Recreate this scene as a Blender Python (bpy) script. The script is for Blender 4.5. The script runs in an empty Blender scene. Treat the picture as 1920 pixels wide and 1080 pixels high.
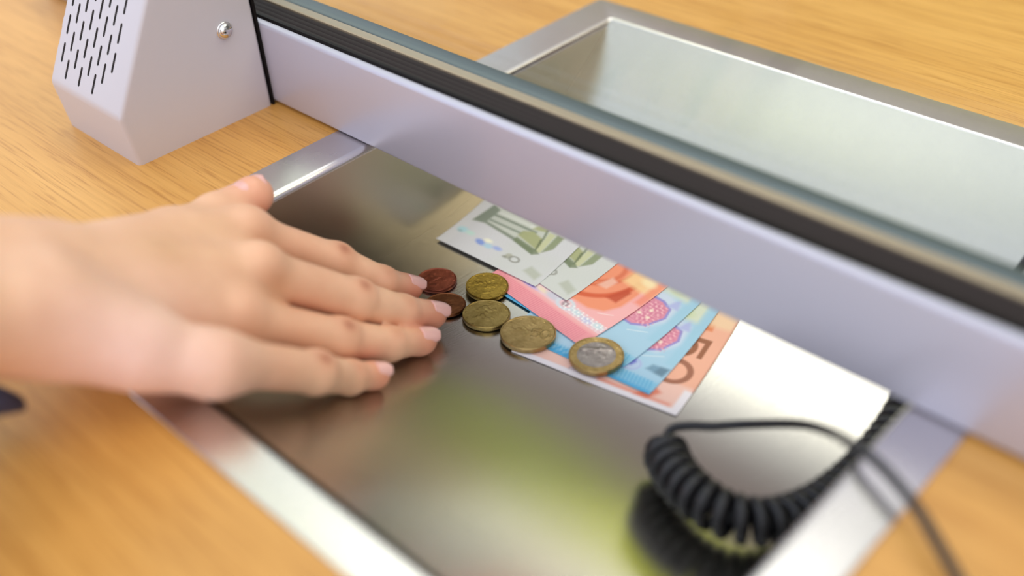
import bpy, bmesh, math
import numpy as np
from mathutils import Vector, Matrix

# ---------------------------------------------------------------- camera
scene = bpy.context.scene
col = scene.collection
rng = np.random.default_rng(7)
cam_d = bpy.data.cameras.new('camera')
cam = bpy.data.objects.new('camera', cam_d); col.objects.link(cam)
cam.matrix_world = Matrix(((0.7247, -0.3866, 0.5703, 0.3491),
                           (0.6869, 0.4706, -0.5538, -0.2552),
                           (-0.0543, 0.7931, 0.6066, 0.2416),
                           (0, 0, 0, 1)))
cam_d.sensor_width = 36.0
cam_d.lens = 2035.87 / 1920 * 36.0
cam_d.clip_start = 0.01
cam_d.dof.use_dof = True
cam_d.dof.focus_distance = 0.487
cam_d.dof.aperture_fstop = 3.0
scene.camera = cam

# ---------------------------------------------------------------- world: a bright bank hall seen as soft surroundings
world = bpy.data.worlds.new('hall'); scene.world = world; world.use_nodes = True
wt = world.node_tree; wt.nodes.clear()
w_out = wt.nodes.new('ShaderNodeOutputWorld'); w_bg = wt.nodes.new('ShaderNodeBackground')
wt.links.new(w_bg.outputs[0], w_out.inputs[0])
w_tc = wt.nodes.new('ShaderNodeTexCoord')
def w_ramp_up(c0, c1, lo, hi):
    sep = wt.nodes.new('ShaderNodeSeparateXYZ'); wt.links.new(w_tc.outputs['Generated'], sep.inputs[0])
    mr = wt.nodes.new('ShaderNodeMapRange'); mr.interpolation_type = 'SMOOTHSTEP'
    mr.inputs[1].default_value = lo; mr.inputs[2].default_value = hi
    wt.links.new(sep.outputs[2], mr.inputs[0])
    mx = wt.nodes.new('ShaderNodeMix'); mx.data_type = 'RGBA'
    mx.inputs[6].default_value = (*c0, 1); mx.inputs[7].default_value = (*c1, 1)
    wt.links.new(mr.outputs[0], mx.inputs[0]); return mx.outputs[2]
def w_blob(prev, d, ang_in, ang_out, color, factor=1.0):
    d = Vector(d).normalized()
    dot = wt.nodes.new('ShaderNodeVectorMath'); dot.operation = 'DOT_PRODUCT'
    wt.links.new(w_tc.outputs['Generated'], dot.inputs[0]); dot.inputs[1].default_value = d
    mr = wt.nodes.new('ShaderNodeMapRange'); mr.interpolation_type = 'SMOOTHSTEP'
    mr.inputs[1].default_value = math.cos(math.radians(ang_out)); mr.inputs[2].default_value = math.cos(math.radians(ang_in))
    mr.inputs[4].default_value = factor
    wt.links.new(dot.outputs['Value'], mr.inputs[0])
    mx = wt.nodes.new('ShaderNodeMix'); mx.data_type = 'RGBA'
    wt.links.new(mr.outputs[0], mx.inputs[0]); wt.links.new(prev, mx.inputs[6])
    mx.inputs[7].default_value = (*color, 1); return mx.outputs[2]
def az(a, e):           # azimuth from +X towards +Y, elevation
    a, e = math.radians(a), math.radians(e)
    return (math.cos(a) * math.cos(e), math.sin(a) * math.cos(e), math.sin(e))
w = w_ramp_up((0.26, 0.23, 0.22), (1.20, 1.22, 1.16), 0.60, 0.84)          # dim walls, bright ceiling
w = w_blob(w, az(-140, 30), 55, 88, (1.12, 1.20, 1.36))
w = w_blob(w, az(-42, 30), 20, 45, (1.5, 1.5, 1.55))                      # unseen glow added to brighten the hand and rail                   # blob above: customer side, cool daylight
w = w_blob(w, az(155, 38), 12, 20, (1.20, 1.30, 1.14))                    # window, far left
w = w_blob(w, az(128, 61), 10, 18, (1.6, 1.6, 1.45))                      # ceiling lights over the clerk's side
w = w_blob(w, az(36, 53), 12, 18, (4.2, 3.8, 2.8))                     # bright patch on the right, put in for the tray's cream reflection
w = w_blob(w, az(38, 20), 16, 24, (0.06, 0.05, 0.045))                    # dark patch on the right, put in to darken the end wall's reflection
w = w_blob(w, az(150, 59), 5, 11, (1.15, 1.25, 0.34))                    # made-up yellow-green glow, tints reflections in the front of the trough
w = w_blob(w, az(119, 27), 8, 16, (0.38, 0.30, 0.31))
w = w_blob(w, az(121, 13), 8, 13, (0.40, 0.47, 0.11))                     # green patch behind the screen, put in for the tray's reflections
w = w_blob(w, az(108, 15), 5, 9, (1.2, 1.28, 0.12))                       # yellow-green patch, added to be mirrored in the trough
wt.links.new(w, w_bg.inputs[0]); w_bg.inputs[1].default_value = 1.0

# ---------------------------------------------------------------- lamps
def area(name, loc, target, size, power, color):
    l = bpy.data.lights.new(name, 'AREA'); l.shape = 'RECTANGLE'; l.size = size[0]; l.size_y = size[1]
    l.energy = power; l.color = color
    o = bpy.data.objects.new(name, l); col.objects.link(o); o.location = loc
    o.rotation_euler = (Vector(target) - Vector(loc)).to_track_quat('-Z', 'Y').to_euler(); return o
area('ceiling_light', (-0.65, 0.85, 2.0), (0.1, 0, 0), (0.9, 0.7), 8, (1.0, 0.97, 0.92))

scene.view_settings.view_transform = 'Standard'
scene.view_settings.look = 'None'
scene.view_settings.gamma = 1.0
scene.view_settings.use_curve_mapping = False
scene.view_settings.exposure = 0.0

# ---------------------------------------------------------------- materials
def srgb(r, g, b):
    f = lambda c: (c / 255) / 12.92 if c / 255 <= 0.04045 else ((c / 255 + 0.055) / 1.055) ** 2.4
    return (f(r), f(g), f(b))
def new_mat(name, color=(.5, .5, .5), rough=.5, metal=0.0, spec=.5):
    m = bpy.data.materials.new(name); m.use_nodes = True
    b = m.node_tree.nodes['Principled BSDF']
    b.inputs['Base Color'].default_value = (*color, 1); b.inputs['Roughness'].default_value = rough
    b.inputs['Metallic'].default_value = metal; b.inputs['Specular IOR Level'].default_value = spec
    return m, m.node_tree, b
def tex_noise(nt, scale, stretch=(1, 1, 1), detail=4, rough=.55, coord='Object', rot=(0, 0, 0)):
    tc = nt.nodes.new('ShaderNodeTexCoord'); mp = nt.nodes.new('ShaderNodeMapping')
    mp.inputs['Scale'].default_value = stretch; mp.inputs['Rotation'].default_value = rot
    n = nt.nodes.new('ShaderNodeTexNoise'); n.inputs['Scale'].default_value = scale
    n.inputs['Detail'].default_value = detail; n.inputs['Roughness'].default_value = rough
    nt.links.new(tc.outputs[coord], mp.inputs[0]); nt.links.new(mp.outputs[0], n.inputs['Vector']); return n
def ramp(nt, src, stops):
    r = nt.nodes.new('ShaderNodeValToRGB'); e = r.color_ramp.elements
    while len(e) < len(stops): e.new(0.5)
    for i, (p, c) in enumerate(stops): e[i].position = p; e[i].color = (*c, 1)
    nt.links.new(src, r.inputs[0]); return r
def bump(nt, b, src, strength, dist):
    n = nt.nodes.new('ShaderNodeBump'); n.inputs['Strength'].default_value = strength
    n.inputs['Distance'].default_value = dist
    nt.links.new(src, n.inputs['Height']); nt.links.new(n.outputs[0], b.inputs['Normal']); return n

def wood_material():
    m, nt, b = new_mat('oak_veneer', rough=.38)
    g1 = tex_noise(nt, 9, (0.55, 6, 6), 5, .6)
    g2 = tex_noise(nt, 90, (0.12, 5.5, 5), 4, .65)
    g3 = tex_noise(nt, 700, (0.05, 1.6, 1.6), 2, .5)
    r1 = ramp(nt, g1.outputs[0], [(0.30, srgb(208, 149, 72)), (0.72, srgb(226, 170, 92))])
    r2 = ramp(nt, g2.outputs[0], [(0.28, (.84, .79, .70)), (0.52, (1, 1, 1)), (0.8, (1.06, 1.07, 1.10))])
    r3 = ramp(nt, g3.outputs[0], [(0.33, (.72, .62, .50)), (0.45, (1, 1, 1))])
    m1 = nt.nodes.new('ShaderNodeMix'); m1.data_type = 'RGBA'; m1.blend_type = 'MULTIPLY'; m1.inputs[0].default_value = 1
    m2 = nt.nodes.new('ShaderNodeMix'); m2.data_type = 'RGBA'; m2.blend_type = 'MULTIPLY'; m2.inputs[0].default_value = .75
    nt.links.new(r1.outputs[0], m1.inputs[6]); nt.links.new(r2.outputs[0], m1.inputs[7])
    nt.links.new(m1.outputs[2], m2.inputs[6]); nt.links.new(r3.outputs[0], m2.inputs[7])
    nt.links.new(m2.outputs[2], b.inputs['Base Color'])
    bump(nt, b, g3.outputs[0], .12, .0004)
    return m
def steel_material(name, color, rough, strength=.25, stretch=(9, .35, .35)):
    m, nt, b = new_mat(name, color, rough, 1.0)
    n1 = tex_noise(nt, 260, stretch, 3, .6)
    n2 = tex_noise(nt, 11, (1, 1, 1), 4, .6)
    r = nt.nodes.new('ShaderNodeMapRange'); r.inputs[3].default_value = rough - .05; r.inputs[4].default_value = rough + .09
    nt.links.new(n2.outputs[0], r.inputs[0]); nt.links.new(r.outputs[0], b.inputs['Roughness'])
    bump(nt, b, n1.outputs[0], strength, .0002)
    return m
M = {}
M['wood'] = wood_material()
M['steel'] = steel_material('brushed_steel', (.52, .505, .465), .20)
M['steel_wall'] = steel_material('brushed_steel_wall', (.40, .36, .29), .30)  # same steel, darkened so the wall's shade is in its colour
M['steel_rim'] = steel_material('brushed_steel_rim', (.66, .625, .62), .24, .2)
M['rail'], nt, b = new_mat('lavender_aluminium', (.58, .57, .68), .36, .35)
bump(nt, b, tex_noise(nt, 1500, (1, 1, 1), 2).outputs[0], .05, .0002)
M['housing'], nt, b = new_mat('lavender_powder_coat', (.64, .61, .66), .42, .1)
bump(nt, b, tex_noise(nt, 2600, (1, 1, 1), 2).outputs[0], .25, .0002)
M['dark'], _, _ = new_mat('dark_interior', (.09, .085, .09), .6)
M['rubber'], _, _ = new_mat('black_rubber', (.008, .006, .006), .5, 0, .15)
M['brown_rubber'], _, _ = new_mat('brown_black_strip', (.030, .022, .021), .5, 0, .15)
M['tan_line'], _, _ = new_mat('plain_tan', (.42, .33, .23), .5)
M['blue_metal'], _, _ = new_mat('blue_grey_metal', (.13, .165, .19), .35, .5)
M['chrome'], _, _ = new_mat('chrome', (.75, .74, .73), .08, 1)
M['cord'], _, _ = new_mat('black_plastic_cord', (.010, .010, .013), .36)
M['floor'], _, _ = new_mat('floor_carpet', (.12, .10, .09), .9)
M['base'], _, _ = new_mat('counter_base', (.45, .30, .16), .5)

def glass_material():
    m = bpy.data.materials.new('clear_glass'); m.use_nodes = True; nt = m.node_tree; nt.nodes.clear()
    o = nt.nodes.new('ShaderNodeOutputMaterial'); t = nt.nodes.new('ShaderNodeBsdfTransparent')
    g = nt.nodes.new('ShaderNodeBsdfGlossy'); mx = nt.nodes.new('ShaderNodeMixShader')
    t.inputs[0].default_value = (.975, .99, .985, 1); g.inputs['Roughness'].default_value = .0
    lw = nt.nodes.new('ShaderNodeLayerWeight'); lw.inputs[0].default_value = .5
    pw = nt.nodes.new('ShaderNodeMath'); pw.operation = 'POWER'; pw.inputs[1].default_value = 5
    ml = nt.nodes.new('ShaderNodeMath'); ml.operation = 'MULTIPLY_ADD'; ml.inputs[1].default_value = .9; ml.inputs[2].default_value = .03
    nt.links.new(lw.outputs['Facing'], pw.inputs[0]); nt.links.new(pw.outputs[0], ml.inputs[0])
    nt.links.new(ml.outputs[0], mx.inputs[0]); nt.links.new(t.outputs[0], mx.inputs[1]); nt.links.new(g.outputs[0], mx.inputs[2])
    nt.links.new(mx.outputs[0], o.inputs[0]); return m
M['glass'] = glass_material()

def skin_material():
    m, nt, b = new_mat('skin', rough=.43, spec=.4)
    at = nt.nodes.new('ShaderNodeVertexColor'); at.layer_name = 'Col'
    n = tex_noise(nt, 55, (1, 1, 1), 4, .6)
    r = ramp(nt, n.outputs[0], [(.3, (.94, .90, .88)), (.7, (1.04, 1.04, 1.04))])
    mx = nt.nodes.new('ShaderNodeMix'); mx.data_type = 'RGBA'; mx.blend_type = 'MULTIPLY'; mx.inputs[0].default_value = 1
    nt.links.new(at.outputs[0], mx.inputs[6]); nt.links.new(r.outputs[0], mx.inputs[7])
    nt.links.new(mx.outputs[2], b.inputs['Base Color'])
    b.inputs['Subsurface Weight'].default_value = .15
    b.inputs['Subsurface Radius'].default_value = (.6, .25, .15)
    b.inputs['Subsurface Scale'].default_value = .006
    n2 = tex_noise(nt, 900, (1, 1, 1), 3, .6)
    bump(nt, b, n2.outputs[0], .12, .0003)
    return m
M['skin'] = skin_material()
M['nail'], nt, b = new_mat('fingernail', srgb(240, 186, 178), .28, 0, .5)
M['sleeve'], nt, b = new_mat('navy_knit', (.045, .055, .14), .85)
bump(nt, b, tex_noise(nt, 600, (1, 1, 1), 2).outputs[0], .4, .001)

def note_material(name):
    m, nt, b = new_mat(name, rough=.55, spec=.25)
    at = nt.nodes.new('ShaderNodeVertexColor'); at.layer_name = 'Col'
    nt.links.new(at.outputs[0], b.inputs['Base Color']); return m
M['paper'] = note_material('banknote_print')

def coin_material(name, c1, c2, rough=.34):
    m, nt, b = new_mat(name, rough=rough, metal=.92)
    n = tex_noise(nt, 260, (1, 1, 1), 4, .65)
    r = ramp(nt, n.outputs[0], [(.32, c1), (.68, c2)])
    nt.links.new(r.outputs[0], b.inputs['Base Color'])
    bump(nt, b, tex_noise(nt, 900, (1, 1, 1), 3).outputs[0], .3, .0002)
    return m
M['copper'] = coin_material('worn_copper', srgb(120, 62, 48), srgb(165, 92, 72))
M['copper_brown'] = coin_material('brown_copper', srgb(112, 66, 40), srgb(152, 98, 62))
M['brass_dark'] = coin_material('dark_brass', srgb(118, 96, 34), srgb(156, 130, 56))
M['brass'] = coin_material('olive_brass', srgb(136, 114, 60), srgb(172, 150, 92))
M['brass_bright'] = coin_material('gold_brass', srgb(152, 128, 78), srgb(186, 160, 108))
M['nickel'] = coin_material('nickel_silver', srgb(134, 126, 124), srgb(166, 158, 154))

# ---------------------------------------------------------------- helpers
def link_mesh(name, verts, faces, mats, parent=None, smooth=False, mi=None):
    me = bpy.data.meshes.new(name)
    me.from_pydata([tuple(map(float, v)) for v in verts], [], [tuple(map(int, f)) for f in faces])
    for m in (mats if isinstance(mats, (list, tuple)) else [mats]): me.materials.append(m)
    if mi is not None: me.polygons.foreach_set('material_index', np.array(mi, dtype=np.int32))
    if smooth: me.polygons.foreach_set('use_smooth', [True] * len(me.polygons))
    me.update()
    o = bpy.data.objects.new(name, me); col.objects.link(o)
    if parent: o.parent = parent
    return o
def from_bm(name, bm, mats, parent=None, smooth=False):
    bmesh.ops.recalc_face_normals(bm, faces=bm.faces[:])
    me = bpy.data.meshes.new(name); bm.to_mesh(me); bm.free()
    for m in (mats if isinstance(mats, (list, tuple)) else [mats]): me.materials.append(m)
    if smooth: me.polygons.foreach_set('use_smooth', [True] * len(me.polygons))
    o = bpy.data.objects.new(name, me); col.objects.link(o)
    if parent: o.parent = parent
    return o
def empty(name, loc=(0, 0, 0)):
    o = bpy.data.objects.new(name, None); col.objects.link(o); o.location = loc
    o.empty_display_size = .02; return o
def tag(o, label=None, cat=None, group=None, kind=None):
    if label: o['label'] = label
    if cat: o['category'] = cat
    if group: o['group'] = group
    if kind: o['kind'] = kind
    return o
def add_box(bm, x0, x1, y0, y1, z0, z1):
    vs = [bm.verts.new(p) for p in ((x0, y0, z0), (x1, y0, z0), (x1, y1, z0), (x0, y1, z0), (x0, y0, z1), (x1, y0, z1), (x1, y1, z1), (x0, y1, z1))]
    for f in ((0, 3, 2, 1), (4, 5, 6, 7), (0, 1, 5, 4), (1, 2, 6, 5), (2, 3, 7, 6), (3, 0, 4, 7)): bm.faces.new([vs[i] for i in f])
def extrude_profile(bm, pts, x0, x1):
    a = [bm.verts.new((x0, y, z)) for y, z in pts]; b = [bm.verts.new((x1, y, z)) for y, z in pts]
    n = len(pts)
    for i in range(n): bm.faces.new((a[i], a[(i + 1) % n], b[(i + 1) % n], b[i]))
    bm.faces.new(a); bm.faces.new(b[::-1])
def smooth_by_angle(o, ang=35):
    me = o.data
    me.polygons.foreach_set('use_smooth', [True] * len(me.polygons))
    bm = bmesh.new(); bm.from_mesh(me)
    for e in bm.edges:
        if len(e.link_faces) == 2 and e.calc_face_angle(0) > math.radians(ang): e.smooth = False
    bm.to_mesh(me); bm.free()

# tray section: a circular arc (centre YC, ZC, radius R0)
R0, YC, ZC = .2302, .01453, .1689
TW = .2585                       # inner width of the tray
YF, YB = -.1418, .1709           # inner front and back edges
ZT = -.0012                      # counter surface (the rim's sheet lies on it)
def on_arc(x, s, h=0.0):         # point h above the tray floor at arc length s
    p = s / R0; r = R0 - h
    return (x, YC + r * math.sin(p), ZC - r * math.cos(p))

# ---------------------------------------------------------------- floor, counter
bm = bmesh.new(); add_box(bm, -2.5, 2.5, -2.5, 2.5, -1.15, -1.1)
tag(from_bm('floor', bm, M['floor']), kind='structure')

counter = empty('counter', (0, 0, -1.1))
tag(counter, 'light oak counter with a steel tray sunk into its top', 'counter')
def at_parent(o, p): o.parent = p; o.matrix_parent_inverse = p.matrix_basis.inverted(); return o
bm = bmesh.new()
hx0, hx1, hy0, hy1 = -.006, TW + .006, YF - .006, YB + .006
X0, X1, Y0, Y1 = -1.1, 1.3, -.42, .95
xs = [X0, hx0, hx1, X1]; ys = [Y0, hy0, hy1, Y1]
def ringplate(bm, z0, z1):
    T = {}; Bm = {}
    for i, x in enumerate(xs):
        for j, y in enumerate(ys):
            T[i, j] = bm.verts.new((x, y, z1)); Bm[i, j] = bm.verts.new((x, y, z0))
    for i in range(3):
        for j in range(3):
            if i == 1 and j == 1: continue
            bm.faces.new((T[i, j], T[i + 1, j], T[i + 1, j + 1], T[i, j + 1]))
            bm.faces.new((Bm[i, j + 1], Bm[i + 1, j + 1], Bm[i + 1, j], Bm[i, j]))
    for i in range(3):
        for j, s in ((0, 1), (3, -1)):
            q = (Bm[i, j], Bm[i + 1, j], T[i + 1, j], T[i, j]); bm.faces.new(q[::s])
            q = (Bm[j, i + 1], Bm[j, i], T[j, i], T[j, i + 1]); bm.faces.new(q[::s])
    bm.faces.new((Bm[1, 1], Bm[1, 2], T[1, 2], T[1, 1])); bm.faces.new((Bm[2, 2], Bm[2, 1], T[2, 1], T[2, 2]))
    bm.faces.new((Bm[2, 1], Bm[1, 1], T[1, 1], T[2, 1])); bm.faces.new((Bm[1, 2], Bm[2, 2], T[2, 2], T[1, 2]))
ringplate(bm, ZT - .035, ZT)
at_parent(from_bm('worktop', bm, M['wood']), counter)
bm = bmesh.new(); add_box(bm, X0 + .02, X1 - .02, Y0 + .06, Y1 - .03, -1.1, ZT - .1)
at_parent(from_bm('cabinet', bm, M['base']), counter)

# ---------------------------------------------------------------- cash tray
tray = empty('cash_tray', (0, 0, 0))
tag(tray, 'stainless steel cash tray with a rounded trough sunk in the oak counter', 'tray')
def round_rect(x0, x1, y0, y1, r, n=6):
    pts = []
    for cx, cy, a0 in ((x1 - r, y1 - r, 0), (x0 + r, y1 - r, 90), (x0 + r, y0 + r, 180), (x1 - r, y0 + r, 270)):
        for k in range(n + 1):
            a = math.radians(a0 + 90 * k / n); pts.append((cx + r * math.cos(a), cy + r * math.sin(a)))
    return pts
OX0, OX1, OY0, OY1 = -.0227, .2786, -.1583, .1895
loops = []
loops.append([(x, y, ZT + .00002) for x, y in round_rect(OX0, OX1, OY0, OY1, .0022)])
loops.append([(x, y, -.0003) for x, y in round_rect(OX0, OX1, OY0, OY1, .0022)])
loops.append([(x, y, 0) for x, y in round_rect(OX0 + .0003, OX1 - .0003, OY0 + .0003, OY1 - .0003, .002)])
rl = .0030
for k in range(7):
    a = math.radians(90 * k / 6); d = rl * (1 - math.sin(a))
    loops.append([(x, y, -rl * (1 - math.cos(a))) for x, y in round_rect(-d, TW + d, YF - d, YB + d, .0008 + d)])
V = [p for l in loops for p in l]; n = len(loops[0]); F = []
for i in range(len(loops) - 1):
    for j in range(n): F.append((i * n + j, i * n + (j + 1) % n, (i + 1) * n + (j + 1) % n, (i + 1) * n + j))
smooth_by_angle(link_mesh('rim', V, F, M['steel_rim'], tray), 40)
# trough (curved sheet, 1.2 mm thick) and the two end walls
a0 = math.asin((YF - YC) / R0); a1 = math.asin((YB - YC) / R0)
NA = 96; V = []; F = []
for k in range(NA + 1):
    a = a0 + (a1 - a0) * k / NA
    for r in (R0, R0 + .0012):
        for x in (0.0, TW): V.append((x, YC + r * math.sin(a), ZC - r * math.cos(a)))
for k in range(NA):
    b_ = 4 * k; F += [(b_, b_ + 1, b_ + 5, b_ + 4), (b_ + 3, b_ + 2, b_ + 6, b_ + 7)]
link_mesh('trough', V, F, M['steel'], tray, smooth=True)
for x, dx in ((0.0, -.0012), (TW, .0012)):
    V = []; F = []; K = 48
    for k in range(K + 1):
        y = YF + (YB - YF) * k / K
        z = ZC - math.sqrt(R0 ** 2 - (y - YC) ** 2) - .0006
        V += [(x, y, -.0030), (x, y, min(z, -.0031)), (x + dx, y, -.0030), (x + dx, y, min(z, -.0031))]
    for k in range(K):
        i = 4 * k; F += [(i, i + 1, i + 5, i + 4), (i + 3, i + 2, i + 6, i + 7)]
    link_mesh('end_wall', V, F, M['steel_wall'], tray)

# ---------------------------------------------------------------- security screen: rail, gaskets, glass
screen = empty('security_screen', (.1, .018, ZT))
tag(screen, 'lavender grey metal rail holding a clear glass pane across the tray', 'screen')
RX0, RX1 = -.30, .62
def prof(name, pts, mat, bev=0.0, x0=RX0, x1=RX1):
    bm = bmesh.new(); extrude_profile(bm, pts, x0, x1)
    if bev:
        es = [e for e in bm.edges if abs(e.verts[0].co.x - e.verts[1].co.x) > .1]
        bmesh.ops.bevel(bm, geom=es, offset=bev, segments=4, affect='EDGES', profile=.5)
    o = from_bm(name, bm, mat); at_parent(o, screen); smooth_by_angle(o, 40); return o
ZR = .0405
prof('front_rail', [(0, .0004), (0, ZR), (.0048, ZR), (.0048, .012), (.0345, .012), (.0345, .0004)], M['rail'], .0016)
prof('gasket', [(.005, .0125), (.005, ZR - .0008), (.0058, ZR + .0002), (.0072, ZR + .0002), (.0078, ZR - .002), (.0078, .0125)], M['rubber'])
gp = [(.0079, .0125), (.0079, ZR - .004)]
for k in range(4):
    y = .0080 + k * .0030; gp += [(y + .0004, ZR - .0012), (y + .0020, ZR - .0010), (y + .0025, ZR - .0020)]
gp += [(.0202, ZR - .003), (.0202, .0125)]
prof('setting_strip', gp, M['brown_rubber'])
prof('tan_strip', [(.0204, .0125), (.0204, ZR - .0010), (.0248, ZR - .0006), (.0248, .0125)], M['tan_line'])  # tan strip along the foot of the glass
prof('rear_rail', [(.025, .0125), (.025, ZR - .0005), (.0345, ZR - .0005), (.0345, .0125)], M['blue_metal'], .0014)
bm = bmesh.new(); add_box(bm, RX0, RX1, .0206, .0246, ZR - .0004, .62)
at_parent(from_bm('glass_pane', bm, M['glass']), screen)

# ---------------------------------------------------------------- speaker unit
spk = empty('counter_speaker', (-.1, -.04, ZT))
tag(spk, 'lavender grey metal speaker box with a slotted front standing on the oak counter', 'speaker')
SX0, SX1 = -.1330, -.0701
pts = [(-.0012, ZT), (-.0748, ZT), (-.0775, .0231), (-.0165, .1297), (-.0012, .1297)]
bm = bmesh.new(); extrude_profile(bm, pts, SX0, SX1)
es = [e for e in bm.edges if not (e.verts[0].co.z < .001 and e.verts[1].co.z < .001)]
bmesh.ops.bevel(bm, geom=es, offset=.0022, segments=5, affect='EDGES', profile=.5)
house = from_bm('housing', bm, [M['housing'], M['dark']])
# cut the grille slots
P0 = Vector((0, -.0775, .0231)); P1 = Vector((0, -.0165, .1297)); U = (P1 - P0).normalized(); NN = Vector((0, -U.z, U.y)).normalized()
cb = bmesh.new()
starts = [16.3, 9.8, 3.3, 9.8, 3.3, 9.8, 3.3, 9.8, 16.3]
for c, s0 in enumerate(starts):
    xc = -.1319 + c * .00603; s = s0 + 1.0
    while s < 100:
        hw, L0, L1, dp = .00082, s * .001, (s + 9.3) * .001, .0022
        ring = []
        for k in range(5): a = math.pi * k / 4; ring.append((xc + hw * math.cos(a), L1 - hw + hw * math.sin(a)))
        for k in range(5): a = math.pi + math.pi * k / 4; ring.append((xc + hw * math.cos(a), L0 + hw + hw * math.sin(a)))
        top = [cb.verts.new(P0 + U * w_ + NN * .002 + Vector((x_, 0, 0))) for x_, w_ in ring]
        bot = [cb.verts.new(P0 + U * w_ - NN * dp + Vector((x_, 0, 0))) for x_, w_ in ring]
        fs = [cb.faces.new(top), cb.faces.new(bot[::-1])]
        for k in range(len(ring)): fs.append(cb.faces.new((top[k], bot[k], bot[(k + 1) % len(ring)], top[(k + 1) % len(ring)])))
        for f in fs: f.material_index = 1
        s += 13.0
cutter = from_bm('cutter', cb, [M['housing'], M['dark']])
md = house.modifiers.new('slots', 'BOOLEAN'); md.operation = 'DIFFERENCE'; md.object = cutter; md.solver = 'EXACT'
dg = bpy.context.evaluated_depsgraph_get()
cut = bpy.data.meshes.new_from_object(house.evaluated_get(dg))
house.modifiers.clear(); house.data = cut
bpy.data.objects.remove(cutter, do_unlink=True)
at_parent(house, spk); smooth_by_angle(house, 28)
bm = bmesh.new(); add_box(bm, SX0 + .001, SX1 + .0005, -.0011, -.00005, ZT, .128)
at_parent(from_bm('gap_shade', bm, M['rubber']), spk)  # black strip added to draw the shade in the gap behind the housing
# chrome dome screw on the side cheek
def lathe(profile, n=32):
    V = []; F = []
    for r, z in profile:
        for k in range(n): a = 2 * math.pi * k / n; V.append((r * math.cos(a), r * math.sin(a), z))
    for i in range(len(profile) - 1):
        for k in range(n): F.append((i * n + k, i * n + (k + 1) % n, (i + 1) * n + (k + 1) % n, (i + 1) * n + k))
    return V, F
V, F = lathe([(.0040, 0), (.0040, .0008)] + [(.0038 * math.cos(math.radians(a)), .0008 + .0026 * math.sin(math.radians(a))) for a in range(0, 89, 8)] + [(.00005, .0034)])
scw = link_mesh('screw_head', V, F, M['chrome'], smooth=True)
scw.matrix_world = Matrix.Translation((-.0702, -.018, .0434)) @ Matrix.Rotation(math.radians(90), 4, 'Y')
at_parent(scw, spk); scw['label'] = 'domed chrome screw head'

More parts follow.
